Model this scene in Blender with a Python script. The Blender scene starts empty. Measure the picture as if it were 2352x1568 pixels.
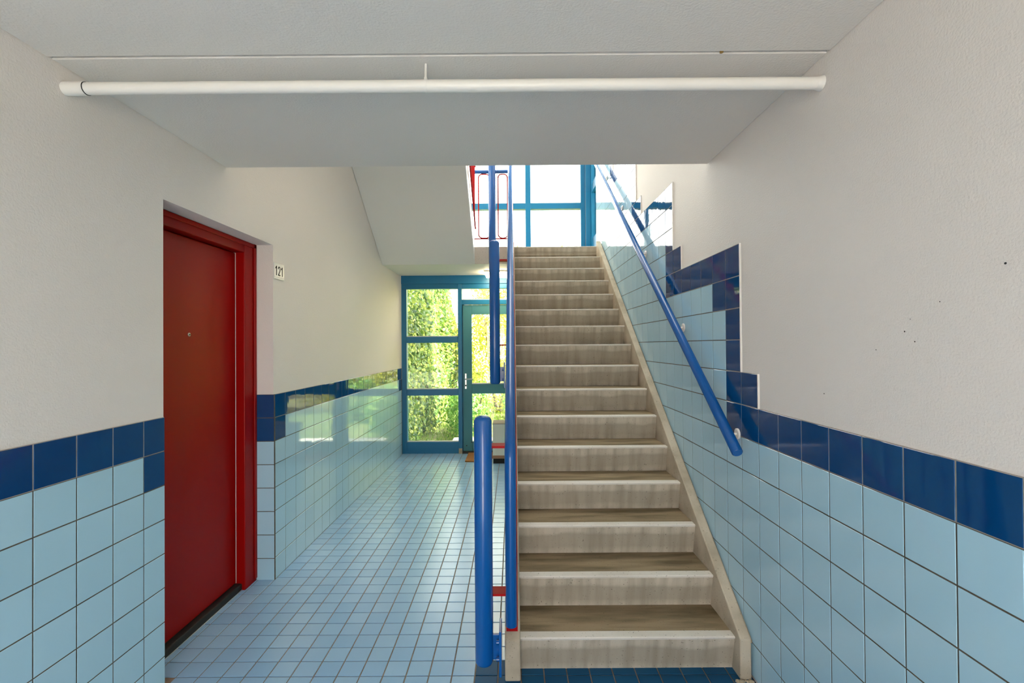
import bpy, bmesh, math, random
from mathutils import Vector, Matrix, Quaternion
random.seed(7)
S = bpy.context.scene
COL = S.collection

# ------------------------------------------------------------------ camera
F_PX, YAW, PITCH, ROLL, CAM_H = 1074.66, -0.0019, 0.0082, -0.0072, 1.5149
cyw, syw, cp, sp = math.cos(YAW), math.sin(YAW), math.cos(PITCH), math.sin(PITCH)
FW = Vector((syw*cp, cyw*cp, sp)); RT0 = Vector((cyw, -syw, 0)); UP0 = RT0.cross(FW)
RT = RT0*math.cos(ROLL) + UP0*math.sin(ROLL); UP = UP0*math.cos(ROLL) - RT0*math.sin(ROLL)
CAM = Vector((0, 0, CAM_H))
cam_data = bpy.data.cameras.new('camera'); cam = bpy.data.objects.new('camera', cam_data); COL.objects.link(cam)
cam.matrix_world = Matrix(((RT.x, UP.x, -FW.x, 0), (RT.y, UP.y, -FW.y, 0), (RT.z, UP.z, -FW.z, CAM_H), (0, 0, 0, 1)))
cam_data.sensor_width = 36; cam_data.lens = 36*F_PX/2352; cam_data.clip_start = .02
S.camera = cam

# ------------------------------------------------------------------ world, sun, exposure
SKY, SUN_E = 4.2, 14.0
w = bpy.data.worlds.new('world'); S.world = w; w.use_nodes = True
bg = w.node_tree.nodes['Background']; bg.inputs[0].default_value = (1.0, .965, .925, 1); bg.inputs[1].default_value = SKY
sun_d = bpy.data.lights.new('sun', 'SUN'); sun = bpy.data.objects.new('sun', sun_d); COL.objects.link(sun)
sun_d.energy = SUN_E; sun_d.angle = math.radians(.6); sun_d.color = (1, .95, .84)
SUN_FROM = Vector((.60, -.52, 1.2)).normalized()
sun.rotation_euler = SUN_FROM.to_track_quat('Z', 'Y').to_euler(); sun.location = (8, -3, 12)
S.cycles.adaptive_threshold = .02; S.cycles.max_bounces = 8
S.view_settings.view_transform = 'Standard'; S.view_settings.look = 'None'
S.view_settings.exposure = 1.22; S.view_settings.gamma = 1.0; S.view_settings.use_curve_mapping = False

# ------------------------------------------------------------------ measures (metres)
P = .152
XL, XR, YF, YN0, YN1, ZC, YB = -1.5654, 1.0755, 6.5764, 2.092, 3.0528, 2.4988, 2.5602
XREV, ZTR, ZTL, Y0R, Y0L = -1.6778, 1.2294, 1.2057, 2.0524, 1.9763
YBACK, ZTOP = -2.0, 7.9
R_, T_, SY0 = .1687, .2303, 2.163            # riser, going, first nosing
ZL = 16*R_; YL = SY0 + 15*T_                  # landing level and edge

def project(v):
    d = Vector(v) - CAM; z = d.dot(FW)
    return (1176 + F_PX*d.dot(RT)/z, 784 - F_PX*d.dot(UP)/z, z)

# ------------------------------------------------------------------ materials
def mat(name, color, rough=.5, metal=0, spec=.5, noise=None, bump=None, coat=0, trans=0):
    """noise=(scale, amount, colour2, detail); bump=(scale, strength, distance)"""
    m = bpy.data.materials.new(name); m.use_nodes = True
    nt = m.node_tree; b = nt.nodes['Principled BSDF']
    b.inputs['Base Color'].default_value = (*color, 1); b.inputs['Roughness'].default_value = rough
    b.inputs['Metallic'].default_value = metal; b.inputs['Specular IOR Level'].default_value = spec
    b.inputs['Coat Weight'].default_value = coat
    tc = nt.nodes.new('ShaderNodeTexCoord')
    if noise:
        n = nt.nodes.new('ShaderNodeTexNoise'); n.inputs['Scale'].default_value = noise[0]; n.inputs['Detail'].default_value = noise[3] if len(noise) > 3 else 4
        nt.links.new(tc.outputs['Object'], n.inputs['Vector'])
        r = nt.nodes.new('ShaderNodeMapRange'); r.inputs[1].default_value = .35; r.inputs[2].default_value = .7; r.inputs[3].default_value = 0; r.inputs[4].default_value = noise[1]
        nt.links.new(n.outputs['Fac'], r.inputs[0])
        mx = nt.nodes.new('ShaderNodeMix'); mx.data_type = 'RGBA'
        mx.inputs[6].default_value = (*color, 1); mx.inputs[7].default_value = (*noise[2], 1)
        nt.links.new(r.outputs[0], mx.inputs[0]); nt.links.new(mx.outputs[2], b.inputs['Base Color'])
    if bump:
        n2 = nt.nodes.new('ShaderNodeTexNoise'); n2.inputs['Scale'].default_value = bump[0]; n2.inputs['Detail'].default_value = 3
        nt.links.new(tc.outputs['Object'], n2.inputs['Vector'])
        bp = nt.nodes.new('ShaderNodeBump'); bp.inputs['Strength'].default_value = bump[1]; bp.inputs['Distance'].default_value = bump[2]
        nt.links.new(n2.outputs['Fac'], bp.inputs['Height']); nt.links.new(bp.outputs[0], b.inputs['Normal'])
    return m

def tile_mat(name, color, color2, rough, wave=.0):
    """glazed tile: colour varies slightly from piece to piece"""
    m = mat(name, color, rough)
    nt = m.node_tree; b = nt.nodes['Principled BSDF']
    g = nt.nodes.new('ShaderNodeNewGeometry'); oi = nt.nodes.new('ShaderNodeObjectInfo')
    ad = nt.nodes.new('ShaderNodeMath'); ad.operation = 'ADD'
    nt.links.new(g.outputs['Random Per Island'], ad.inputs[0]); nt.links.new(oi.outputs['Random'], ad.inputs[1])
    fr = nt.nodes.new('ShaderNodeMath'); fr.operation = 'FRACT'; nt.links.new(ad.outputs[0], fr.inputs[0])
    mx = nt.nodes.new('ShaderNodeMix'); mx.data_type = 'RGBA'
    mx.inputs[6].default_value = (*color, 1); mx.inputs[7].default_value = (*color2, 1)
    nt.links.new(fr.outputs[0], mx.inputs[0]); nt.links.new(mx.outputs[2], b.inputs['Base Color'])
    if wave:
        n2 = nt.nodes.new('ShaderNodeTexNoise'); n2.inputs['Scale'].default_value = 14; n2.inputs['Detail'].default_value = 1
        nt.links.new(g.outputs['Position'], n2.inputs['Vector'])
        bp = nt.nodes.new('ShaderNodeBump'); bp.inputs['Strength'].default_value = 1; bp.inputs['Distance'].default_value = wave
        nt.links.new(n2.outputs['Fac'], bp.inputs['Height']); nt.links.new(bp.outputs[0], b.inputs['Normal'])
    return m

def concrete(name, base, dirt, amount, streak=(3, 3, 3), band=False):
    m = mat(name, base, .75, spec=.3)
    nt = m.node_tree; b = nt.nodes['Principled BSDF']
    g = nt.nodes.new('ShaderNodeNewGeometry')
    mp = nt.nodes.new('ShaderNodeMapping'); mp.inputs['Scale'].default_value = streak
    nt.links.new(g.outputs['Position'], mp.inputs['Vector'])
    n = nt.nodes.new('ShaderNodeTexNoise'); n.inputs['Scale'].default_value = 1; n.inputs['Detail'].default_value = 6
    nt.links.new(mp.outputs[0], n.inputs['Vector'])
    r = nt.nodes.new('ShaderNodeMapRange'); r.inputs[1].default_value = .38; r.inputs[2].default_value = .68; r.inputs[4].default_value = amount
    nt.links.new(n.outputs['Fac'], r.inputs[0])
    mx = nt.nodes.new('ShaderNodeMix'); mx.data_type = 'RGBA'; mx.inputs[6].default_value = (*base, 1); mx.inputs[7].default_value = (*dirt, 1)
    nt.links.new(r.outputs[0], mx.inputs[0])
    if band:   # grime left between mopped edges: a band across the middle of every riser
        sx = nt.nodes.new('ShaderNodeSeparateXYZ'); nt.links.new(g.outputs['Position'], sx.inputs[0])
        dv = nt.nodes.new('ShaderNodeMath'); dv.operation = 'DIVIDE'; dv.inputs[1].default_value = .1687; nt.links.new(sx.outputs[2], dv.inputs[0])
        fr = nt.nodes.new('ShaderNodeMath'); fr.operation = 'FRACT'; nt.links.new(dv.outputs[0], fr.inputs[0])
        n3 = nt.nodes.new('ShaderNodeTexNoise'); n3.inputs['Scale'].default_value = 5; n3.inputs['Detail'].default_value = 5; nt.links.new(g.outputs['Position'], n3.inputs['Vector'])
        ad = nt.nodes.new('ShaderNodeMath'); ad.operation = 'MULTIPLY_ADD'; ad.inputs[1].default_value = .35; nt.links.new(n3.outputs['Fac'], ad.inputs[0]); nt.links.new(fr.outputs[0], ad.inputs[2])
        cr = nt.nodes.new('ShaderNodeValToRGB'); e = cr.color_ramp.elements
        e[0].position = .20; e[0].color = (.15, .15, .15, 1); e[1].position = 1.0; e[1].color = (.1, .1, .1, 1)
        for pz, c in ((.40, .6), (.80, .65), (.90, .2)): el = e.new(pz); el.color = (c, c, c, 1)
        nt.links.new(ad.outputs[0], cr.inputs[0])
        m3 = nt.nodes.new('ShaderNodeMix'); m3.data_type = 'RGBA'; m3.inputs[7].default_value = (.27, .23, .175, 1)
        nt.links.new(mx.outputs[2], m3.inputs[6]); nt.links.new(cr.outputs[0], m3.inputs[0]); mx = m3
    # little dark pits and scuffs
    v = nt.nodes.new('ShaderNodeTexNoise'); v.inputs['Scale'].default_value = 120; v.inputs['Detail'].default_value = 2
    nt.links.new(g.outputs['Position'], v.inputs['Vector'])
    r2 = nt.nodes.new('ShaderNodeMapRange'); r2.inputs[1].default_value = .67; r2.inputs[2].default_value = .74; r2.inputs[4].default_value = .75
    nt.links.new(v.outputs['Fac'], r2.inputs[0])
    mx2 = nt.nodes.new('ShaderNodeMix'); mx2.data_type = 'RGBA'; mx2.inputs[7].default_value = (.07, .055, .04, 1)
    nt.links.new(mx.outputs[2], mx2.inputs[6]); nt.links.new(r2.outputs[0], mx2.inputs[0])
    nt.links.new(mx2.outputs[2], b.inputs['Base Color'])
    bp = nt.nodes.new('ShaderNodeBump'); bp.inputs['Strength'].default_value = .25; bp.inputs['Distance'].default_value = .002
    nt.links.new(v.outputs['Fac'], bp.inputs['Height']); nt.links.new(bp.outputs[0], b.inputs['Normal'])
    return m

def glass_mat():
    m = bpy.data.materials.new('window_glass'); m.use_nodes = True; nt = m.node_tree; nt.nodes.clear()
    o = nt.nodes.new('ShaderNodeOutputMaterial'); t = nt.nodes.new('ShaderNodeBsdfTransparent'); g = nt.nodes.new('ShaderNodeBsdfGlossy')
    t.inputs[0].default_value = (.94, .97, .95, 1); g.inputs['Roughness'].default_value = .0
    fr = nt.nodes.new('ShaderNodeFresnel'); fr.inputs[0].default_value = 1.45
    mx = nt.nodes.new('ShaderNodeMixShader'); nt.links.new(fr.outputs[0], mx.inputs[0]); nt.links.new(t.outputs[0], mx.inputs[1]); nt.links.new(g.outputs[0], mx.inputs[2])
    nt.links.new(mx.outputs[0], o.inputs[0]); return m

def leaf_mat(name, c1, c2, c3, translucent=.35):
    m = bpy.data.materials.new(name); m.use_nodes = True; nt = m.node_tree; b = nt.nodes['Principled BSDF']; o = nt.nodes['Material Output']
    g = nt.nodes.new('ShaderNodeNewGeometry'); cr = nt.nodes.new('ShaderNodeValToRGB')
    cr.color_ramp.elements[0].color = (*c1, 1); cr.color_ramp.elements[1].color = (*c3, 1); cr.color_ramp.elements.new(.55).color = (*c2, 1)
    nt.links.new(g.outputs['Random Per Island'], cr.inputs[0]); nt.links.new(cr.outputs[0], b.inputs['Base Color']); b.inputs['Roughness'].default_value = .38
    tl = nt.nodes.new('ShaderNodeBsdfTranslucent'); nt.links.new(cr.outputs[0], tl.inputs[0])
    mx = nt.nodes.new('ShaderNodeMixShader'); mx.inputs[0].default_value = translucent
    nt.links.new(b.outputs[0], mx.inputs[1]); nt.links.new(tl.outputs[0], mx.inputs[2]); nt.links.new(mx.outputs[0], o.inputs[0])
    return m

M = {}
M['paint'] = mat('wall_paint', (.835, .775, .735), .62, spec=.35, noise=(1.3, .25, (.785, .735, .70)), bump=(160, .45, .003))
M['ceil'] = mat('ceiling_paint', (.80, .75, .705), .6, spec=.35, noise=(1.1, .25, (.75, .71, .67)), bump=(130, .5, .003))
M['soffit'] = mat('soffit_paint', (.83, .80, .74), .62, spec=.35, bump=(110, .25, .002))
M['t_light'] = tile_mat('tile_light_blue', (.42, .66, .80), (.45, .69, .83), .045, .0004)
M['t_dark'] = tile_mat('tile_dark_blue', (.001, .045, .175), (.002, .058, .20), .035, .0004)
M['f_light'] = tile_mat('floor_tile_blue', (.27, .47, .70), (.32, .52, .73), .24, .0003)
M['f_dark'] = tile_mat('floor_tile_dark_blue', (.008, .075, .18), (.012, .095, .21), .45, .0003); M['f_dark'].node_tree.nodes['Principled BSDF'].inputs['Specular IOR Level'].default_value = .12
M['grout'] = mat('grout_brown_grey', (.085, .07, .055), .9, noise=(40, .6, (.15, .125, .10)))
M['grout_lit'] = mat('grout_lit_grey', (.42, .38, .35), .9, noise=(40, .5, (.30, .26, .22)))  # same grout, paler by the dark tiles: lighting put into the colour
M['grout_f'] = mat('floor_grout', (.20, .145, .105), .9, noise=(25, .7, (.33, .25, .19)))
M['riser'] = concrete('concrete_riser', (.62, .55, .45), (.26, .215, .16), .6, (22, 2, 2.5), band=True)
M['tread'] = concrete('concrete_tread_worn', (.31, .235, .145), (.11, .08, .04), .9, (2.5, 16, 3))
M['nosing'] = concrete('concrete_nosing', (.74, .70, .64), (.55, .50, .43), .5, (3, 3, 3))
M['stringer'] = concrete('concrete_stringer', (.55, .475, .37), (.33, .275, .20), .8, (6, 6, 6))
M['mortar'] = concrete('mortar', (.44, .37, .27), (.25, .19, .12), .8, (9, 9, 9))
M['slab'] = concrete('concrete_landing', (.66, .60, .52), (.5, .45, .38), .5, (4, 4, 4))
M['blue'] = mat('blue_paint', (.003, .095, .36), .26, spec=.5, coat=.25, bump=(30, .04, .002))
M['red'] = mat('red_paint', (.38, .003, .005), .55, spec=.15)
M['door_red'] = mat('red_door_paint', (.33, .0015, .001), .38, spec=.17, noise=(.9, .5, (.28, .002, .001), 1), bump=(190, .06, .001))
M['teal'] = mat('teal_frame_paint', (.004, .145, .31), .35, noise=(2, .5, (.006, .17, .33)))
M['teal_door'] = mat('weathered_teal_paint', (.035, .20, .25), .5, noise=(1.6, .7, (.075, .235, .26)))
M['white'] = mat('white_gloss', (.86, .83, .79), .35)
M['bead'] = mat('glazing_bead', (.80, .80, .78), .4)
M['black'] = mat('black_stone', (.013, .012, .011), .55, noise=(30, .4, (.03, .027, .02)))
M['steel'] = mat('brushed_steel', (.72, .70, .67), .3, metal=1)
M['dark'] = mat('black_gap', (.01, .009, .008), .8)
M['rust'] = mat('rust_stain', (.45, .27, .08), .8)
M['mat'] = mat('coir', (.42, .19, .055), .95, noise=(120, .7, (.26, .10, .03)), bump=(300, .9, .006))
M['cream'] = mat('cream_panel', (.78, .75, .62), .5)
M['wood'] = mat('brown_wood_edge', (.40, .20, .11), .6)
M['glass'] = glass_mat()
M['plate'] = mat('sign_plate', (.80, .80, .76), .25)
M['ivy'] = leaf_mat('ivy_leaf', (.04, .11, .03), (.16, .28, .04), (.55, .60, .12), .35)
M['hedge'] = leaf_mat('hedge_leaf', (.26, .34, .03), (.56, .56, .06), (.85, .78, .16), .45)
M['shrub'] = leaf_mat('shrub_leaf', (.06, .20, .03), (.20, .40, .05), (.48, .62, .18), .35)
M['tree'] = leaf_mat('tree_leaf', (.20, .34, .04), (.42, .52, .06), (.66, .66, .12), .45)
M['grass'] = leaf_mat('grass_blade', (.10, .24, .03), (.26, .42, .05), (.5, .58, .12), .35)
M['soil'] = mat('soil', (.16, .15, .07), .95, noise=(3, .7, (.22, .27, .08)))
M['paving'] = mat('pale_paving', (.60, .57, .51), .85, noise=(2, .5, (.52, .49, .43)))
M['stone'] = mat('garden_wall_render', (.34, .30, .26), .9, noise=(3, .6, (.25, .22, .19)), bump=(20, .3, .01))
M['brick'] = mat('red_brick', (.42, .14, .08), .85, noise=(6, .7, (.34, .10, .06)))
M['bark'] = mat('bark', (.16, .11, .07), .9, bump=(20, .5, .01))
M['render'] = mat('outer_render', (.62, .60, .56), .85)
M['speck'] = mat('dark_speck', (.03, .025, .02), .8)

# ------------------------------------------------------------------ mesh helpers
class MB:
    def __init__(s): s.v = []; s.f = []; s.smooth = []
    def add(s, vs, fs, smooth=False):
        o = len(s.v); s.v += [tuple(v) for v in vs]; s.f += [tuple(i+o for i in f) for f in fs]; s.smooth += [smooth]*len(fs); return s
    def box(s, x0, x1, y0, y1, z0, z1):
        vs = [(x, y, z) for x in (x0, x1) for y in (y0, y1) for z in (z0, z1)]
        return s.add(vs, [(0,1,3,2), (4,6,7,5), (0,4,5,1), (2,3,7,6), (0,2,6,4), (1,5,7,3)])
    def prism(s, poly, x0, x1):
        """poly in (y, z), extruded along x"""
        n = len(poly); vs = [(x0, y, z) for y, z in poly] + [(x1, y, z) for y, z in poly]
        return s.add(vs, [tuple(range(n)), tuple(range(2*n-1, n-1, -1))] + [(i, i+n, (i+1) % n + n, (i+1) % n) for i in range(n)])
    def tube(s, pts, r, seg=20, cap=True, radii=None):
        pts = [Vector(p) for p in pts]; n = len(pts); rings = []; ref = None
        for i, p in enumerate(pts):
            t = ((pts[min(i+1, n-1)] - p).normalized() + (p - pts[max(i-1, 0)]).normalized()).normalized()
            if ref is None: ref = Vector((1, 0, 0)) if abs(t.x) < .9 else Vector((0, 1, 0))
            a = (ref - t*ref.dot(t)).normalized(); b = t.cross(a); ref = a
            k = 1
            if 0 < i < n-1:
                c = max(.5, t.dot((pts[i+1]-p).normalized())); k = 1
            rr = (radii[i] if radii else r)*k
            rings.append([p + a*math.cos(2*math.pi*j/seg)*rr + b*math.sin(2*math.pi*j/seg)*rr for j in range(seg)])
        o = [q for ring in rings for q in ring]
        fs = [(i*seg+j, i*seg+(j+1) % seg, (i+1)*seg+(j+1) % seg, (i+1)*seg+j) for i in range(n-1) for j in range(seg)]
        s.add(o, fs, True)
        if cap: 
            s.add(rings[0], [tuple(range(seg-1, -1, -1))]); s.add(rings[-1], [tuple(range(seg))])
        return s
    def build(s, name, m, parent=None, bevel=0, bseg=2, data_only=False):
        me = bpy.data.meshes.new(name); me.from_pydata(s.v, [], s.f)
        me.polygons.foreach_set('use_smooth', s.smooth)
        me.materials.append(M[m] if isinstance(m, str) else m)
        bm = bmesh.new(); bm.from_mesh(me)
        if not any(s.smooth):
            bmesh.ops.recalc_face_normals(bm, faces=bm.faces)
            if bevel: bmesh.ops.bevel(bm, geom=[e for e in bm.edges if e.calc_face_angle(0) > .3], offset=bevel, segments=bseg, affect='EDGES', profile=.5)
        bm.to_mesh(me); bm.free(); me.update()
        if data_only: return me
        return link(name, me, parent)
def link(name, me, parent=None):
    o = bpy.data.objects.new(name, me); COL.objects.link(o)
    if parent is not None: o.parent = parent
    return o
def empty(name, loc=(0, 0, 0)):
    o = bpy.data.objects.new(name, None); COL.objects.link(o); o.location = loc; o.empty_display_size = .1; return o
def tag(o, label=None, cat=None, group=None, kind=None):
    if label: o['label'] = label
    if cat: o['category'] = cat
    if group: o['group'] = group
    if kind: o['kind'] = kind
    return o
def box(name, m, b, parent=None, bevel=0): return MB().box(*b).build(name, m, parent, bevel)
def arc(center, a0, a1, r, u, v, n=8):
    c, u, v = Vector(center), Vector(u), Vector(v)
    return [c + u*math.cos(a0+(a1-a0)*i/n)*r + v*math.sin(a0+(a1-a0)*i/n)*r for i in range(n+1)]

# ------------------------------------------------------------------ tiles
def tile_geo(wd, ht, t, b):
    x, y = wd/2, ht/2
    ring = lambda x, y, z: [(-x, -y, z), (x, -y, z), (x, y, z), (-x, y, z)]
    vs = ring(x, y, 0) + ring(x, y, t-b) + ring(x-b, y-b, t)
    fs = [(8, 9, 10, 11)]
    for k in (0, 4): fs += [(k+i, k+(i+1) % 4, k+4+(i+1) % 4, k+4+i) for i in range(4)]
    return vs, fs
_tm = {}
def tile_mesh(wd, ht, t, b, m):
    k = (round(wd, 4), round(ht, 4), m)
    if k not in _tm:
        vs, fs = tile_geo(wd, ht, t, b); _tm[k] = MB().add(vs, fs).build('tile', m, data_only=True)
    return _tm[k]
def basis(lx, ly, pos, jit):
    lx, ly = Vector(lx), Vector(ly); lz = lx.cross(ly)
    m = Matrix((lx, ly, lz)).transposed().to_4x4()
    j = Matrix.Rotation(random.gauss(0, jit), 4, 'X') @ Matrix.Rotation(random.gauss(0, jit), 4, 'Y')
    m = m @ j; m.translation = pos; return m
def area_px(pos, lx, ly, wd, ht):
    q = []
    for a, b in ((-1, -1), (1, -1), (1, 1), (-1, 1)):
        v = Vector(pos) + Vector(lx)*a*wd/2 + Vector(ly)*b*ht/2
        if (v-CAM).dot(FW) < .1: return 0
        u = project(v); q.append((u[0], u[1]))
    cx, cy = sum(a for a, _ in q)/4, sum(b for _, b in q)/4
    if not (-60 < cx < 2412 and -60 < cy < 1628): return 0
    return abs(sum(q[i][0]*q[(i+1) % 4][1] - q[(i+1) % 4][0]*q[i][1] for i in range(4)))/2
def lay(items, parent, lx, ly, t, b, jit, visible, limit=300):
    """items: (pos, wd, ht, material); the largest in view become objects, the rest one stuff mesh per material"""
    ranked = sorted(items, key=lambda it: -(area_px(it[0], lx, ly, it[1], it[2]) if visible(it[0]) else 0))
    rest = {}
    for k, it in enumerate(ranked):
        pos, wd, ht, m = it
        a = area_px(pos, lx, ly, wd, ht) if visible(pos) else 0
        mm = basis(lx, ly, pos, jit)
        if k < limit and a > 40:
            o = link('tile', tile_mesh(wd, ht, t, b, m), parent); o.matrix_basis = mm
        else:
            vs, fs = tile_geo(wd, ht, t, b)
            rest.setdefault(m, MB()).add([mm @ Vector(v) for v in vs], fs)
    for m, mb in rest.items(): tag(mb.build('tiles', m, parent), kind='stuff')

G = .0046      # joint width of the wall tiles
TW = P - G
# ------------------------------------------------------------------ floor
floor = tag(MB().box(XL-.19, XR, YBACK, YF+.05, -.12, 0).build('floor', 'grout_f'), 'blue square tiled hall floor with a dark blue edge before the stairs', 'floor', kind='structure')
QX, QY, FX0, FY0 = .1058, .1027, -.9256+.1058*7, 2.1561+.1027
its = []
for i in range(-16, 13):
    for j in range(-42, 43):
        x0, y0 = FX0+i*QX, FY0+j*QY; x1, y1 = x0+QX, y0+QY
        lim = XREV-.03 if (y0 > YN0-.02 and y1 < YN1+.03) else XL
        x0c, x1c, y0c, y1c = max(x0, lim), min(x1, XR), max(y0, YBACK), min(y1, YF+.02)
        if y0 < YN1 < y1 and x0 < XL: y1c = YN1
        if x1c-x0c < .02 or y1c-y0c < .02: continue
        m = 'f_dark' if (i >= 0 and j < 0) else 'f_light'
        its.append((((x0c+x1c)/2, (y0c+y1c)/2, 0), x1c-x0c-.0055, y1c-y0c-.0055, m))
def floor_vis(p): return (p[0] < -.01 or p[1] < 2.16) and p[1] > 2.02
lay(its, floor, (1, 0, 0), (0, 1, 0), .004, .0015, .0012, floor_vis)

# ------------------------------------------------------------------ left wall with the door niche
wl = MB()
TH = .42
wl.box(XL-TH, XL, YBACK, YN0, -.1, ZTOP).box(XL-TH, XL, YN1, YF+.12, -.1, ZTOP).box(XL-TH, XL, YN0, YN1, 2.182, ZTOP)
wall_left = tag(wl.build('wall_left', 'paint'), 'left hallway wall, pale plaster above blue tiles with a door niche', 'wall', kind='structure')
def grout_panel(parent, b, m='grout'): return box('grout', m, b, parent)
# grout beds (3 mm proud of plaster), tiles 8 mm proud
gt = .003
z2 = ZTL - P
for y0, y1 in ((YBACK, YN0), (YN1, YF)):
    grout_panel(wall_left, (XL-.01, XL+gt, y0, y1, 0, z2)); grout_panel(wall_left, (XL-.01, XL+gt, y0, y1, z2, ZTL), 'grout_lit')
its = []
j = 0
rows = []
z = ZTL
while z > .02:
    z0 = max(z-P, 0); rows.append((z0, z)); z -= P
def lcols():
    ys = []; y = Y0L
    ys.append((Y0L, YN0+.004))
    while y > YBACK: ys.append((max(y-P, YBACK), y)); y -= P
    return ys
for k, (ya, yb) in enumerate(lcols()):
    for r, (za, zb) in enumerate(rows):
        m = 't_dark' if r == 0 or (r == 1 and k == 0) else 't_light'
        its.append(((XL+gt, (ya+yb)/2, (za+zb)/2), yb-ya-G, zb-za-G, m))
y = YN1; k = 0
while y < YF-.03:
    yb = min(y+P, YF-.002)
    for r, (za, zb) in enumerate(rows):
        m = 't_dark' if r == 0 or (r == 1 and (k == 0 or yb > YF-.08)) else 't_light'
        its.append(((XL+gt, (y+yb)/2, (za+zb)/2), yb-y-G, zb-za-G, m))
    y += P; k += 1
lay(its, wall_left, (0, 1, 0), (0, 0, 1), .0014, .0009, .0016, lambda p: True)
# reveal tiles
grout_panel(wall_left, (XREV, XL+.006, YN1-gt, YN1+.01, 0, ZTL))
its = [((( XREV+XL+.006)/2, YN1-gt, (za+zb)/2), XL+.006-XREV-.003, zb-za-G, 't_dark' if r < 2 else 't_light') for r, (za, zb) in enumerate(rows)]
lay(its, wall_left, (1, 0, 0), (0, 0, 1), .0014, .0009, .0012, lambda p: True)

# ------------------------------------------------------------------ right wall with the stepped tile border
wr = MB().box(XR, XR+.25, YBACK, 5.94, -.1, ZTOP).box(XR, XR+.25, 5.94, YF+.12, -.1, 2.5)
wall_right = tag(wr.build('wall_right', 'paint'), 'right hallway wall, pale plaster above blue tiles stepping up the stairs', 'wall', kind='structure')
ZFLOOR_ROW = ZTR - 9*P
its = []; bed = []; bedl = []
def col_top(c):
    """top row index (row 0 = the long dark row) of column c; c = 0 is the first column left of Y0R"""
    if c < 0: return 0
    if c == 0: return 1
    if c < 6: return 5
    if c == 6: return 6
    if c < 12: return 9
    if c == 12: return 10
    if c < 19: return 14
    return 19
def is_dark(c, r):
    if c < 0: return r == 0
    if c == 0: return r in (0, 1)
    if c == 1: return r >= 0
    if c == 2: return r in (4, 5)
    if c < 7: return r in ((5, 6) if c == 6 else (5,))
    if c == 7: return r >= 5
    if c == 8: return r in (8, 9)
    if c < 13: return r in ((9, 10) if c == 12 else (9,))
    if c == 13: return r >= 9
    if c == 14: return r in (13, 14)
    if c < 19: return r == 14
    return c == 19 and r >= 14
for c in range(-27, 26):
    ya, yb = Y0R + c*P, Y0R + (c+1)*P
    ya, yb = max(ya, YBACK), min(yb, 5.94)
    if yb-ya < .02: continue
    for r in range(-8, col_top(c)+1):
        za, zb = max(0, ZTR+(r-1)*P), ZTR+r*P
        if zb < .02: continue
        m = 't_dark' if is_dark(c, r) else 't_light'
        (bedl if m == 't_dark' else bed).append((ya, yb, za, zb))
        its.append(((XR-gt, (ya+yb)/2, (za+zb)/2), yb-ya-G, zb-za-G, m))
for bb, m in ((bed, 'grout'), (bedl, 'grout_lit')):
    mb = MB()
    for ya, yb, za, zb in bb: mb.add([(XR-gt, ya, za), (XR-gt, ya, zb), (XR-gt, yb, zb), (XR-gt, yb, za)], [(3, 2, 1, 0)])
    # merged bed, closed at its rim
    for ya, yb, za, zb in bb: mb.add([(XR, ya, za), (XR, yb, za), (XR, yb, zb), (XR, ya, zb), (XR-gt, ya, za), (XR-gt, yb, za), (XR-gt, yb, zb), (XR-gt, ya, zb)], [(3, 2, 6, 7), (0, 3, 7, 4), (1, 5, 6, 2)])
    mb.build('grout', m, wall_right)
NOSE = lambda y: R_ + (y-SY0)*R_/T_
def right_vis(p): return p[1] < 2.1 or p[2] > NOSE(p[1]) - .08
lay(its, wall_right, (0, -1, 0), (0, 0, 1), .0014, .0009, .0016, right_vis)
# white finishing bead along the stepped border
tr = MB()
for c in range(0, 26):
    t0, t1 = col_top(c-1), col_top(c)
    if t1 > t0:
        y = Y0R + c*P; tr.box(XR-.0075, XR+.001, y-.006, y-.0005, ZTR+t0*P, ZTR+t1*P)
tr.build('edge_bead', 'white', wall_right)
# screw holes and marks on the plaster
for (y, z, r) in ((1.286, 1.545, .0020), (1.622, 1.340, .0020), (1.021, 1.686, .0026), (1.388, 1.494, .0014), (1.254, 1.517, .0017), (1.267, 1.578, .0011), (1.179, 1.617, .0013)):
    h = MB().tube([(XR+.004, y, z), (XR-.0006, y, z)], r, 8).build('screw_hole', 'speck', wall_right)

# ------------------------------------------------------------------ back walls, ceiling, roof
ce = MB()
YG = 1.576
ce.box(XL, XR, YBACK, YG-.007, ZC, 2.70).box(XL, XR, YG+.007, YB, ZC+.002, 2.70).box(XL, XR, YG-.007, YG+.007, ZC+.016, 2.70)
ceiling = tag(ce.build('ceiling', 'ceil', bevel=.003, bseg=1), 'pale textured ceiling slab with a groove across it', 'ceiling', kind='structure')
MB().tube([(.712, YG-.002, ZC+.008), (.712, YG-.002, ZC-.0004)], .006, 10).build('rust_spot', 'rust', ceiling)
RX0, RX1, RY0, RY1 = -.80, 1.0, 1.6, 6.2      # unseen rooflight, added to brighten the stairwell
tag(MB().box(XL-TH, RX0, YBACK-.2, YF+.3, ZTOP, ZTOP+.2).box(RX1, XR+.25, YBACK-.2, YF+.3, ZTOP, ZTOP+.2).box(RX0, RX1, YBACK-.2, RY0, ZTOP, ZTOP+.2).box(RX0, RX1, RY1, YF+.3, ZTOP, ZTOP+.2).build('roof', 'render'), 'flat roof with a rooflight opening added to light the stairwell', 'roof', kind='structure')
tag(MB().box(RX0-.05, RX1+.05, RY0-.05, RY1+.05, ZTOP+.2, ZTOP+.212).build('added_rooflight', 'glass'), 'pane of the unseen rooflight added high over the stairwell', 'window', kind='structure')
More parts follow.
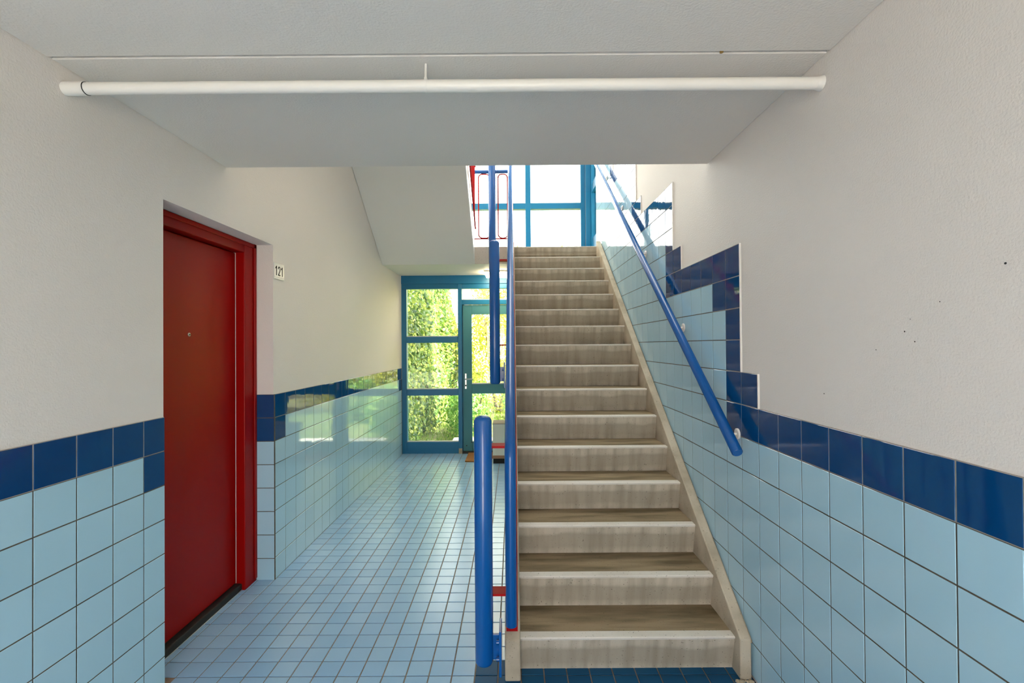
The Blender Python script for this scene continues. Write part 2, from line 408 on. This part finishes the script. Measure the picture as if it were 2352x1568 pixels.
tag(MB().box(XL-TH, XR+.25, YBACK-.15, YBACK, 2.08, ZTOP).box(XL-TH, XL+.72, YBACK-.15, YBACK, -.1, 2.08).box(XR-.62, XR+.25, YBACK-.15, YBACK, -.1, 2.08).build('wall_back', 'paint'), 'wall behind the viewer with an entrance opening added for light', 'wall', kind='structure')  # unseen entrance opening, added and sized to let light in

# ------------------------------------------------------------------ landing and upper flight
landing = tag(MB().box(XL, XR, YL+.06, YF-.07, 2.494, ZL-.002).box(XL, -.048, YL, YL+.06, 2.494, ZL-.002).build('landing', 'soffit'), 'white landing slab between the two flights of stairs', 'landing', kind='structure')
box('fascia', 'slab', (-.449, -.03, YL-.012, YL, 2.494, ZL), landing)
uf = empty('staircase', (-1.0, 5.6, 2.5)); tag(uf, 'upper white flight of stairs seen from below beside the left wall', 'staircase')
def rel(o, root): o.parent = root; o.matrix_parent_inverse = Matrix.Translation(root.location).inverted(); return o
SL = R_/T_
y_top = YL - 15*T_
rel(MB().prism([(YL, 2.494), (y_top-.1, 2.494+(YL-y_top+.1)*SL), (y_top-.1, 2.70+(YL-y_top+.1)*SL), (YL, 2.70)], XL+.003, -.462).build('underside', 'soffit'), uf)
rel(MB().prism([(YL, 2.497), (y_top-.1, 2.497+(YL-y_top+.1)*SL), (y_top-.1, 2.80+(YL-y_top+.1)*SL), (YL, 2.80)], -.462, -.449).build('stringer', 'white'), uf)
for n in range(1, 16):
    y1 = YL-(n-1)*T_; z1 = ZL+n*R_
    rel(MB().box(XL+.003, -.462, y1-T_, y1, z1-R_-.02, z1).build('step', 'slab'), uf)

# ------------------------------------------------------------------ lower concrete flight
st = empty('staircase', (.5, 2.2, 0)); tag(st, 'straight worn concrete flight of sixteen steps with side stringers', 'staircase')
SX0, SX1 = .022, 1.014
for n in range(1, 17):
    y, z = SY0+(n-1)*T_, n*R_
    yb = y+T_+.05 if n < 16 else YL+.02
    zb = z-R_ if n > 1 else .003
    s = rel(MB().prism([(y+.004, z-.006), (yb, z-.006), (yb, z-.10), (y+.12, z-R_-.03 if n > 1 else .003), (y+.038, zb)], SX0, SX1).build('step', 'riser'), st)
    if n < 16:
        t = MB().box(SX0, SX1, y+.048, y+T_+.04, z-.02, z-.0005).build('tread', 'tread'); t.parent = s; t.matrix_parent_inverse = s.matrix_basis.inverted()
        t.matrix_parent_inverse = Matrix.Identity(4)
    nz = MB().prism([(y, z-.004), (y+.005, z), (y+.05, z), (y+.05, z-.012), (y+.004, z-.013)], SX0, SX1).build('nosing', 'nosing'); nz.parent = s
def stringer(x0, x1, name='stringer', up=.052, front=2.116, low=.0, m='stringer'):
    top = lambda y: NOSE(y)+up
    bot = lambda y: NOSE(y)-.30
    y1 = YL+.02
    y_b = SY0 + (.30-R_)/SL     # where the underside meets the floor
    poly = [(front, low), (front, top(front)), (y1, top(y1)), (y1, bot(y1)), (y_b, 0)]
    return rel(MB().prism(poly, x0, x1).build(name, m, bevel=.006), st)
stringer(-.046, .024, low=.003); stringer(1.012, 1.063, low=.003)
mj = MB().prism([(2.124, .165), (2.124, NOSE(2.124)+.034), (YL, NOSE(YL)+.034), (YL, NOSE(YL)-.1), (2.2, .12)], 1.062, XR-.006)
rel(mj.build('mortar_joint', 'mortar'), st)
b1 = MB()
for k in range(26):
    a = random.random(); x = .985+.085*a; y = 2.115-.012*random.random(); r = .004+.006*random.random()
    b1.tube([(x, y, .0), (x, y, .003+r*.5), (x, y, .004+r)], r, 6, radii=[r*1.2, r, r*.3])
rel(b1.build('mortar_crumbs', 'mortar'), st)['kind'] = 'stuff'

# ------------------------------------------------------------------ blue stair railing (newels, handrail, red bars)
rl = empty('stair_railing', (-.07, 2.1, .17)); tag(rl, 'blue tube stair railing with red bars and cylindrical newel posts', 'railing')
HX, HR = -.016, .0255
hz = lambda y: 1.035 + (y-2.1)*SL
def handrail_path(x, y0, zlow, y1):
    d = Vector((0, 1, SL)).normalized(); rad = .10
    k = Vector((x, y0, hz(y0))); ang = math.acos(d.z); tl = rad*math.tan(ang/2)
    a = k - Vector((0, 0, tl)); c = Vector((x, y0+rad, a.z))
    pts = [Vector((x, y0, zlow)), a]
    n = 8
    for i in range(1, n+1):
        t = math.pi - ang*i/n; pts.append(c + Vector((0, math.cos(t)*rad, math.sin(t)*rad)))
    pts.append(Vector((x, y1, hz(y1)))); return pts
hp = handrail_path(HX, 2.105, .262, YL+.3)
rel(MB().tube(hp, HR, 24).build('handrail', 'blue'), rl)
# red flat frame under / behind the handrail
def flat_path(mb, pts, wid, th):
    """flat bar through pts (y,z plane): wide in x, thin in the bending plane"""
    n = len(pts); L = []; 
    for i, p in enumerate(pts):
        t = (pts[min(i+1, n-1)] - pts[max(i-1, 0)]).normalized(); nn = Vector((0, -t.z, t.y))
        L.append((p, nn))
    vs = []
    for p, nn in L:
        for sx in (-1, 1):
            for s2 in (0, 1): vs.append(p + Vector((sx*wid/2, 0, 0)) - nn*th*s2)
    fs = []
    for i in range(n-1):
        a, b = i*4, i*4+4
        fs += [(a, b, b+2, a+2), (a+1, a+3, b+3, b+1), (a, a+1, b+1, b), (a+2, b+2, b+3, a+3)]
    fs += [(0, 2, 3, 1), (n*4-4, n*4-3, n*4-1, n*4-2)]
    return mb.add(vs, fs)
fp = [Vector((HX+.003, p.y+.022, p.z)) for p in hp]; fp = [Vector((p.x, p.y, p.z-(0 if i < 2 else .012))) for i, p in enumerate(fp)]
fp[0].z = .222
rel(flat_path(MB(), fp, .052, .008).build('top_bar', 'red'), rl)
lowp = [Vector((HX+.003, 2.135, .252)), Vector((HX+.003, 2.2, .32)), Vector((HX+.003, YL-.02, NOSE(YL-.02)+.115))]
rel(flat_path(MB(), lowp, .040, .008).build('bottom_bar', 'red'), rl)
y = 2.24
while y < YL-.06:
    rel(MB().tube([(HX, y, NOSE(y)+.10), (HX, y, hz(y)-.03)], .006, 8).build('baluster', 'red'), rl); y += .1152
def newel(x, y, z0, z1, parent, bracket=True, r=.0385):
    r = r
    pts = [(x, y, z0), (x, y, z0+.004), (x, y, z0+.014), (x, y, z1-.022), (x, y, z1-.010), (x, y, z1-.003), (x, y, z1)]
    n = rel(MB().tube(pts, r, 32, radii=[r-.010, r-.004, r, r, r-.006, r-.018, r-.028]).build('newel_post', 'blue'), parent)
    if bracket:
        b = MB().box(x+r-.006, x+r+.030, y-.006, y+.006, z0+.018, z0+.125).box(x+r+.026, x+r+.036, y-.045, y+.055, z0-.03, z0+.16).build('bracket', 'blue', n, bevel=.002)
        for dz in (.035, .105):
            MB().tube([(x+r+.014, y-.028, z0+dz), (x+r+.028, y-.028, z0+dz)], .009, 6).build('bolt', 'blue', n)
        for dz, dep in ((.285, .064), (.915, .064)):
            MB().box(x+r-.004, HX-HR+.003, y+.005, y+.005+dep, z0+dz-.005, z0+dz+.005).build('connecting_plate', 'red', n)
    return n
newel(-.131, 2.0, .165, 1.217, rl); newel(-.133, 3.45, 1.232, 2.292, rl)

# guard on the landing edge and its post
gd = empty('landing_guard', (-.23, 5.5, 2.5)); tag(gd, 'short blue and red guard rail closing the gap on the landing edge', 'railing')
rel(MB().tube([(-.458, 5.505, 3.562), (-.045, 5.505, 3.566)], .021, 16).build('top_rail', 'blue'), gd)
def rod_loop(x0, x1, z0, z1):
    r = .045; y = 5.505; pts = []
    for cx, cz, a in ((x1-r, z1-r, 0), (x0+r, z1-r, 90), (x0+r, z0+r, 180), (x1-r, z0+r, 270)):
        pts += arc((cx, y, cz), math.radians(a), math.radians(a+90), r, (1, 0, 0), (0, 0, 1), 5)
    pts.append(pts[0]); return pts
for x0, x1 in ((-.394, -.262), (-.163, -.052)):
    rel(MB().tube(rod_loop(x0, x1, 2.78, 3.535), .0072, 8, cap=False).build('rod_loop', 'red'), gd)
rel(MB().box(-.445, -.045, 5.499, 5.511, 2.765, 2.777).build('bottom_rail', 'red'), gd)
newel(-.232, 5.46, 2.47, 3.66, gd, bracket=False, r=.043)
# railing of the upper flight, seen almost edge on
ur = empty('stair_railing', (-.43, 5.5, 2.8)); tag(ur, 'red barred railing along the upper flight above the landing', 'railing')
uz = lambda y: ZL + (YL-y)*SL
rel(MB().tube([(-.452, 5.47, uz(5.47)+.90), (-.452, 2.4, uz(2.4)+.90)], .021, 16).build('handrail', 'blue'), ur)
for dz in (.10, .83):
    rel(MB().prism([(5.50, uz(5.5)+dz), (2.4, uz(2.4)+dz), (2.4, uz(2.4)+dz+.012), (5.50, uz(5.5)+dz+.012)], -.440, -.424).build('flat_bar', 'red'), ur)
y = 5.42
while y > 2.45:
    rel(MB().tube([(-.434, y, uz(y)+.10), (-.434, y, uz(y)+.88)], .006, 8).build('baluster', 'red'), ur); y -= .1152

# ------------------------------------------------------------------ wall handrail
wh = empty('wall_handrail', (1.0, 2.1, 1.0)); tag(wh, 'blue tube handrail on white brackets along the right tiled wall', 'handrail')
WX = 1.008
p0, p1 = Vector((WX, 2.112, 1.022)), Vector((WX, 5.60, 3.692))
dd = (p1-p0).normalized()
rel(MB().tube([p0, p0+dd*.004, p1-dd*.004, p1], .0245, 24, radii=[.021, .0245, .0245, .021]).build('tube', 'blue'), wh)
for y in (2.235, 2.93, 3.74, 4.52, 5.24):
    t = (y-p0.y)/(p1.y-p0.y); c = p0.lerp(p1, t)
    b = MB(); b.tube([(XR-.006, y, c.z-.03), (XR-.012, y, c.z-.03), (XR-.014, y, c.z-.03)], .026, 16, radii=[.026, .026, .020])
    o = rel(b.build('bracket_plate', 'white'), wh)
    MB().tube([(XR-.01, y, c.z-.03), (XR-.04, y, c.z-.034), (WX+.006, y, c.z-.026), (WX, y, c.z-.012)], .006, 8).build('bracket_arm', 'white', o)

# ------------------------------------------------------------------ pipe under the ceiling
pipe = empty('ceiling_pipe', (-.24, 1.62, 2.42)); tag(pipe, 'long white painted pipe hung across the hall under the ceiling', 'pipe')
za, zb = 2.4265, 2.4145
pp = lambda x: Vector((x, 1.633 - .018*(x-XL)/(XR-XL), za + (zb-za)*(x-XL)/(XR-XL)))
rel(MB().tube([pp(XL+.001), pp(XR-.001)], .0205, 28).build('tube', 'white'), pipe)
rel(MB().tube([pp(XL+.001), pp(XL+.075)], .0232, 28).build('sleeve', 'white'), pipe)
rel(MB().tube([pp(XL+.0745), pp(XL+.0772)], .0222, 28).build('dark_joint', 'dark'), pipe)
rel(MB().tube([pp(XR-.022), pp(XR-.012), pp(XR-.001)], .02, 20, radii=[.0205, .023, .026]).build('plaster_collar', 'white'), pipe)
hx = -.297
hk = rel(MB().tube([pp(hx-.004), pp(hx+.004)], .0222, 28).build('clip', 'white'), pipe)
h0 = pp(hx)
MB().tube([h0+Vector((0, 0, .018)), h0+Vector((0, .0, .030)), h0+Vector((0, 0, .031)), (hx, h0.y+.002, ZC)], .003, 10, radii=[.0072, .0065, .0048, .0046]).build('hanger_rod', 'white', hk).matrix_parent_inverse = Matrix.Identity(4)
for ch in hk.children: ch.matrix_parent_inverse = Matrix.Identity(4)

# ------------------------------------------------------------------ red apartment door
d1 = empty('door_1', (-1.7, 2.6, 0)); tag(d1, 'plain red flush door in a red frame in the left wall niche', 'door', kind='structure')
XD = -1.732
fr = MB()
Yi0, Yi1, Zh = YN0+.10, 2.922, 2.108
rel(MB().box(XREV-.11, XREV, Yi1, YN1, .0, 2.182).build('jamb', 'door_red', bevel=.004), d1)
rel(MB().box(XREV-.11, XREV, YN0, Yi0, .0, 2.182).build('jamb', 'door_red', bevel=.004), d1)
rel(MB().box(XREV-.11, XREV, Yi0, Yi1, Zh, 2.182).build('head', 'door_red', bevel=.004), d1)
rel(MB().box(XREV, XREV+.008, YN1-.03, YN1-.004, .02, 2.182).build('moulding', 'door_red', bevel=.003), d1)
rel(MB().box(XREV, XREV+.008, YN0, YN1-.004, 2.154, 2.180).build('moulding', 'door_red', bevel=.003), d1)
leaf = rel(MB().box(XD-.05, XD, Yi0+.004, Yi1-.006, .052, Zh-.006).build('leaf', 'door_red', bevel=.002), d1)
MB().tube([(XD-.002, 2.499, 1.585), (XD+.002, 2.499, 1.585), (XD+.004, 2.499, 1.585)], .010, 20, radii=[.010, .010, .007]).build('peephole', 'steel', leaf)
MB().tube([(XD+.003, 2.499, 1.585), (XD+.0046, 2.499, 1.585)], .0045, 12).build('lens', 'dark', leaf)
rel(MB().box(XD-.03, XD+.001, Yi1-.0055, Yi1-.001, .05, Zh-.002).build('seal', 'bead'), d1)
rel(MB().prism([(YN0, 0), (YN1, 0), (YN1, .045), (YN0, .045)], XREV-.115, XREV-.020).build('threshold', 'black', bevel=.006), d1)
rel(MB().box(XREV-.022, XREV-.018, YN0, YN1, 0, .008).build('threshold_strip', 'steel'), d1)
tag(MB().box(XL-TH, XREV-.10, YN0-.02, YN1+.02, -.1, 2.2).build('trim_1', 'dark'), 'dark lining behind the red door', 'lining', kind='structure')

# house number
hn = empty('house_number', (XL, 3.12, 1.98)); tag(hn, 'small white door number plate reading 121 beside the red door', 'sign')
rel(MB().box(XL, XL+.006, 3.056, 3.190, 1.966, 2.072).build('plate', 'plate', bevel=.0015), hn)
rel(MB().prism([(3.060, 1.972), (3.184, 1.972), (3.184, 1.986), (3.060, 1.986)], XL+.005, XL+.0085).build('lip', 'white', bevel=.001), hn)
def ribbon(path, wd):
    """outline of a stroke of width wd along path, in the digit's own unit square"""
    L, R = [], []
    for i, (u, v) in enumerate(path):
        u0, v0 = path[max(i-1, 0)]; u1, v1 = path[min(i+1, len(path)-1)]
        l = math.hypot((u1-u0)*.5, v1-v0) or 1; nu, nv = -(v1-v0)/l, (u1-u0)*.5/l
        L.append((u+nu*wd, v+nv*wd*.5)); R.append((u-nu*wd, v-nv*wd*.5))
    return L, R
one = [(.46, 0), (.72, 0), (.72, 1), (.52, 1), (.12, .80), (.12, .66), (.46, .79)]
arc2 = [(.5-.36*math.cos(math.radians(t)), .73+.21*math.sin(math.radians(t))) for t in range(-10, 200, 15)] + [(.78, .56), (.60, .38), (.36, .20), (.16, .08)]
dmb = MB()
def put(poly, yb, wid):
    pts = [(yb+u*wid, 1.990+v*.062) for u, v in poly]; n = len(pts)
    dmb.prism(pts, XL+.0058, XL+.0072)
put(one, 3.068, .032)
lf, rt = ribbon(arc2, .12)
for i in range(len(arc2)-1): put([lf[i], lf[i+1], rt[i+1], rt[i]], 3.106, .032)
put([(.05, 0), (.92, 0), (.92, .12), (.05, .12)], 3.106, .032)
put(one, 3.144, .032)
rel(dmb.build('digits', 'speck'), hn)
# ------------------------------------------------------------------ glazed facade
FD0, FD1 = YF, YF+.09          # depth of the frames
def pane(parent, x0, x1, z0, z1, y=YF+.05): 
    o = box('pane', 'glass', (x0-.004, x1+.004, y, y+.006, z0-.004, z1+.004), parent); return o
def bead(parent, x0, x1, z0): return box('glazing_bead', 'bead', (x0, x1, YF+.018, YF+.05, z0, z0+.012), parent)
def member(parent, x0, x1, z0, z1, name='rail', m='teal', y0=FD0, y1=FD1): return box(name, m, (x0, x1, y0, y1, z0, z1), parent, bevel=.004)
J0, J1, A0, A1, B0, B1, C0, C1, E1 = XL-.006, -1.496, -.772, -.717, .19, .264, .969, 1.030, 1.10
w1 = empty('window_1', (-1.13, YF, 0)); tag(w1, 'teal framed window of three stacked panes beside the garden door', 'window', kind='structure')
def kids(root, fn):
    before = set(bpy.data.objects); fn()
    for o in bpy.data.objects:
        if o not in before and o.parent == root: o.matrix_parent_inverse = Matrix.Translation(root.location).inverted()
def f1():
    member(w1, J0, J1, 0, 2.318, 'jamb'); member(w1, A0, A1, 0, 2.39, 'mullion', y0=FD0-.004)
    for z0, z1 in ((2.318, 2.39), (1.558, 1.644), (.818, .904), (.0, .165)): member(w1, J0 if z1 > 2.3 else J1, A0, z0, z1, 'rail')
    for z0, z1 in ((1.644, 2.318), (.904, 1.558), (.165, .818)): pane(w1, J1, A0, z0, z1); bead(w1, J1, A0, z0)
kids(w1, f1)
hd = tag(MB().box(J0, XR, YF-.012, FD1, 2.386, 2.60).build('trim_2', 'teal', bevel=.004), 'teal header board across the top of the ground floor glazing', 'trim', kind='structure')
w2 = empty('window_2', (-.26, YF, 2.16)); tag(w2, 'narrow teal framed fanlight above the garden door', 'window', kind='structure')
def f2():
    member(w2, A1, B0, 2.318, 2.386, 'rail'); member(w2, A1, B0, 2.094, 2.161, 'rail'); pane(w2, A1, B0, 2.161, 2.318); bead(w2, A1, B0, 2.161)
kids(w2, f2)
d2 = empty('door_2', (-.26, YF, 0)); tag(d2, 'weathered green glazed garden door with lever handle behind the railing', 'door', kind='structure')
def f3():
    D0, D1 = A1+.012, B0-.006; yk = YF+.016; ys1 = YF+.06
    for x0, x1 in ((D0, D0+.125), (D1-.125, D1)): member(d2, x0, x1, .034, 2.088, 'stile', 'teal_door', yk, ys1)
    for z0, z1 in ((1.955, 2.088), (.838, .975), (.034, .165)): member(d2, D0+.125, D1-.125, z0, z1, 'rail', 'teal_door', yk+.001, ys1)
    for z0, z1 in ((.975, 1.955), (.165, .838)): pane(d2, D0+.125, D1-.125, z0, z1, YF+.035); box('glazing_bead', 'bead', (D0+.125, D1-.125, YF+.014, YF+.034, z0, z0+.014), d2)
    for x0, x1 in ((A1-.004, D0+.02), (D1-.02, B0+.004)): box('door_stop', 'teal', (x0, x1, ys1+.002, FD1-.004, .03, 2.10), d2)
    h = box('handle', 'steel', (-.681, -.652, yk-.009, yk, .905, 1.125), d2, bevel=.004)
    MB().tube([(-.666, yk-.005, 1.045), (-.666, yk-.045, 1.045), (-.655, yk-.052, 1.045), (-.56, yk-.052, 1.05)], .009, 10).build('lever', 'steel', h)
    MB().tube([(-.666, yk-.008, .955), (-.666, yk-.011, .955)], .011, 14).build('lock', 'dark', h)
    for x, z in ((-.66, .11), (-.59, .16)): MB().tube([(x, yk-.002, z), (x, yk+.002, z)], .008, 8).build('plug', 'speck', d2)
    box('closer', 'white', (-.05, .10, yk-.05, yk-.002, 2.03, 2.12), d2, bevel=.006)
    box('threshold', 'black', (A1, B0, YF-.02, FD1, .0, .03), d2)
    MB().box(A0+.004, A1-.002, YF-.016, YF-.004, .0, .075).build('shoe_plate', 'mortar', d2)
kids(d2, f3)
w3 = empty('window_3', (.6, YF, 0)); tag(w3, 'teal framed ground floor window behind the concrete stairs', 'window', kind='structure')
def f4():
    member(w3, B0, B1, 0, 2.386, 'mullion'); member(w3, C0, XR, 0, 2.386, 'jamb')
    for z0, z1 in ((2.318, 2.386), (1.558, 1.644), (.818, .904), (.0, .165)): member(w3, B1, C0, z0, z1)
    for z0, z1 in ((1.644, 2.318), (.904, 1.558), (.165, .818)): pane(w3, B1, C0, z0, z1)
kids(w3, f4)
w4 = empty('window_4', (0, YF, 2.7)); tag(w4, 'tall teal framed stairwell glazing above the landing', 'window', kind='structure')
levels = [(2.60, 2.745), (3.435, 3.515), (4.26, 4.34), (5.15, 5.35), (6.1, 6.18), (6.9, 6.98), (7.75, 7.9)]
def f5():
    for x0, x1 in ((J0, J1), (A0, A1), (B0, B1), (C0, C1)): member(w4, x0, x1, 2.60, 7.9, 'mullion')
    member(w4, C1+.004, E1, 2.60, 7.9, 'corner_post', y0=FD0-.07, y1=FD1)
    for x0, x1 in ((J1, A0), (A1, B0), (B1, C0)):
        for z0, z1 in levels: member(w4, x0, x1, z0, z1)
        for a, b in zip(levels, levels[1:]): pane(w4, x0, x1, a[1], b[0]); bead(w4, x0, x1, a[1])
kids(w4, f5)
w5 = empty('window_5', (1.13, 6.2, 2.7)); tag(w5, 'narrow teal side window at the stairwell corner past the tiles', 'window', kind='structure')
def f6():
    ya, yb = 5.94, FD0-.07
    for y0, y1 in ((ya, ya+.05), (yb-.05, yb+.01)): box('stile', 'teal', (1.10, 1.17, y0, y1, 2.5, 7.9), w5, bevel=.004)
    lv = [(2.5, 2.98), (3.62, 3.74), (4.4, 4.5), (5.3, 5.4), (6.3, 6.4), (7.3, 7.9)]
    for z0, z1 in lv: box('rail', 'teal', (1.105, 1.165, ya+.05, yb-.05, z0, z1), w5, bevel=.004)
    for a, b in zip(lv, lv[1:]): box('pane', 'glass', (1.132, 1.138, ya+.046, yb-.046, a[1]-.004, b[0]+.004), w5)
kids(w5, f6)

# ------------------------------------------------------------------ small things near the garden door
dm = MB().box(-.632, -.285, 6.085, 6.555, .004, .022).build('doormat', 'mat', bevel=.003)
tag(dm, 'brown coir doormat on the floor before the garden door', 'doormat')
cb = empty('low_cabinet', (.1, 6.15, 0)); tag(cb, 'low cream box with brown edge and dark plinth under the stairs', 'cabinet')
rel(MB().box(-.268, .42, 6.0, 6.30, .106, .505).build('body', 'cream', bevel=.003), cb)
rel(MB().box(-.272, .424, 5.996, 6.304, .067, .106).build('wood_edge', 'wood', bevel=.002), cb)
rel(MB().box(-.262, .41, 6.006, 6.29, .004, .067).build('plinth', 'dark'), cb)
rel(MB().box(-.270, .422, 5.998, 6.302, .505, .514).build('lid', 'stone', bevel=.002), cb)
cl = empty('ceiling_lamp', (-.21, 6.2, 2.49)); tag(cl, 'flat square lamp under the landing, mostly behind a blue post', 'lamp')
rel(MB().box(-.365, -.06, 6.07, 6.43, 2.470, 2.4935).build('housing', 'bead', bevel=.003), cl)
ld = mat('lamp_diffuser', (.8, .8, .72), .08); lb = ld.node_tree.nodes['Principled BSDF']
lb.inputs['Emission Color'].default_value = (1, .80, .50, 1); lb.inputs['Emission Strength'].default_value = 17
rel(MB().box(-.358, -.067, 6.077, 6.423, 2.440, 2.470).build('diffuser', ld, bevel=.006), cl)

# ------------------------------------------------------------------ outside
tag(MB().box(-40, 40, -40, 60, -.30, -.125).build('ground', 'soil'), 'ground around the building', 'ground', kind='structure')
tag(MB().box(-20, 20, -14, YBACK, -.13, -.02).build('forecourt', 'paving'), 'pale paved forecourt behind the viewer', 'paving', kind='structure')
tag(MB().box(-1.0, 14, YF+.12, 7.9, -.13, -.03).build('garden_path', 'paving'), 'pale path outside the glazed garden door', 'path', kind='structure')
gwall = tag(MB().box(-2.05, -1.78, YF+.15, 12.6, -.2, 2.15).build('garden_wall', 'stone'), 'grey garden wall under ivy left outside the window', 'wall', kind='structure')

LEAF_IVY = [(0, -.5), (.28, -.52), (.5, -.15), (.24, 0), (.34, .26), (0, .6), (-.34, .26), (-.24, 0), (-.5, -.15), (-.28, -.52)]
LEAF_OVAL = [(0, -.5), (.22, -.22), (.27, .08), (.14, .35), (0, .55), (-.14, .35), (-.27, .08), (-.22, -.22)]
def leaves(name, pts, shape, m, size, parent, droop=.5):
    v = []; f = []
    n = len(shape)
    for p, nrm in pts:
        s = size*(.55+.9*random.random())
        nn = (Vector(nrm) + Vector((random.gauss(0, .45), random.gauss(0, .45), random.gauss(0, .45)))).normalized()
        tdir = Vector((random.gauss(0, .5), random.gauss(0, .5), -droop + random.gauss(0, .4)))
        ty = (tdir - nn*tdir.dot(nn))
        if ty.length < 1e-3: continue
        ty.normalize(); tx = ty.cross(nn); o = len(v); fold = .25*random.random()
        for a, b in shape:
            q = p + tx*a*s + ty*b*s - nn*abs(a)*fold*s; v.append((q.x, q.y, q.z))
        h = n//2
        f.append(tuple(range(o, o+h+1))); f.append(tuple([o] + list(range(o+h, o+n))))
    me = bpy.data.meshes.new(name); me.from_pydata(v, [], f); me.materials.append(M[m]); me.update()
    o = link(name, me, parent); o['kind'] = 'stuff'
    return o
rnd = random.uniform
# ivy clothing the garden wall, bulging out
iv = empty('ivy', (-1.6, 8.5, 0)); tag(iv, 'dark green ivy hanging over the garden wall outside the left window', 'ivy')
def bulge(y, z): return .05 + .14*(.5+.5*math.sin(y*2.1+z*1.3)) + .12*(.5+.5*math.sin(y*.9-z*2.2)) + .04*max(0, y-7)/2
pts = []
for _ in range(16000):
    y, z = rnd(6.9, 12.5), rnd(-.05, 2.9)
    if y < 7.35 and z > .95 and z < 1.75 and random.random() < .93: continue
    d = bulge(y, z)*rnd(.35, 1.0); top = max(0, z-2.15)
    pts.append((Vector((-1.76+d-.1*top*random.random(), y, z)), (.9, -.45, .35)))
kv = leaves('leaves', pts, LEAF_IVY, 'ivy', .062, None); rel(kv, iv)
# hedge closing the garden
def shrub(name, label, cat, c, rx, ry, rz, n, m, size, shape=LEAF_OVAL, group=None, stem=True):
    root = empty(name, (c[0], c[1], -.12)); tag(root, label, cat, group)
    pts = []
    for _ in range(n):
        u = Vector((random.gauss(0, 1), random.gauss(0, 1), random.gauss(0, 1))).normalized()
        k = .72+.32*random.random(); k *= 1+.13*math.sin(u.x*7+u.z*5)+.1*math.sin(u.y*9-u.z*6)
        q = Vector((c[0]+u.x*rx*k, c[1]+u.y*ry*k, c[2]+u.z*rz*k))
        if q.z < -.1: continue
        pts.append((q, u))
    rel(leaves('leaves', pts, shape, m, size, None), root)
    if stem:
        for k in range(3):
            a = k*2.1; rel(MB().tube([(c[0]+.05*math.cos(a), c[1]+.05*math.sin(a), -.12), (c[0]+rx*.3*math.cos(a), c[1]+ry*.3*math.sin(a), c[2]*.7), (c[0]+rx*.6*math.cos(a), c[1]+ry*.6*math.sin(a), c[2]+rz*.5)], .03, 8, radii=[.04, .03, .012]).build('stem', 'bark'), root)
    return root
shrub('bush', 'large yellow-green bush behind the middle and upper left panes', 'bush', (-.40, 11.6, 1.35), 1.0, .8, 1.75, 11000, 'hedge', .068)
shrub('bush', 'tall bright bush seen through the garden door glass', 'bush', (1.40, 11.9, 1.45), .95, .8, 1.85, 11000, 'hedge', .068)
shrub('bush', 'low leafy bush at the foot of the ivy wall', 'bush', (-.85, 8.9, .25), .42, .9, .55, 4200, 'shrub', .055)
shrub('bush', 'broad bush behind the concrete stairs outside the ground floor window', 'bush', (3.4, 11.2, 1.0), 1.1, .9, 1.4, 6000, 'hedge', .08)
shrub('bush', 'pale green shrub in the middle of the lawn beside the path', 'bush', (.25, 10.2, .25), .5, .5, .6, 2800, 'shrub', .055)
shrub('bush', 'dark bush at the far right end of the garden', 'bush', (6.1, 10.2, .9), 1.3, 1.0, 1.3, 2600, 'shrub', .12)
tr_ = shrub('tree', 'light green tree standing behind the garden bushes', 'tree', (.9, 14.5, 3.0), 2.0, 1.5, 1.5, 4200, 'tree', .13, stem=False)
rel(MB().tube([(.9, 14.5, -.12), (.95, 14.5, 1.5), (.9, 14.4, 3.2)], .12, 10, radii=[.16, .12, .05]).build('trunk', 'bark'), tr_)
# lawn blades
pts = []
gv = []; gf = []
for _ in range(9000):
    x, y = rnd(-1.7, 3.2), rnd(7.9, 11.5); h = rnd(.03, .11); a = rnd(0, 6.28); wd = .006
    o = len(gv); dx, dy = math.cos(a)*wd, math.sin(a)*wd; lx, ly = rnd(-.04, .04), rnd(-.04, .04)
    gv += [(x-dx, y-dy, -.125), (x+dx, y+dy, -.125), (x+lx, y+ly, -.125+h)]; gf.append((o, o+1, o+2))
me = bpy.data.meshes.new('lawn'); me.from_pydata(gv, [], gf); me.materials.append(M['grass']); me.update()
tag(link('lawn', me), 'short sunlit lawn in the garden', 'grass', kind='stuff')
# brick house across the garden (seen mostly as a reflection in the glazed tiles)
hb = empty('house', (9, 15, -.12)); tag(hb, 'red brick house across the garden, mirrored in the wall tiles', 'building')
rel(MB().box(5.2, 13, 13.5, 19, -.2, 5.2).build('wall', 'brick'), hb)
rel(MB().prism([(13.2, 5.2), (19.3, 5.2), (16.25, 7.6)], 4.9, 13.3).build('roof', 'stone'), hb)
for x in (6.2, 8.4, 10.6):
    for z in (.9, 3.3):
        f = rel(MB().box(x, x+1.2, 13.44, 13.52, z, z+1.3).build('window', 'white'), hb)
        MB().box(x+.08, x+1.12, 13.43, 13.445, z+.08, z+1.22).build('pane', 'black', f)
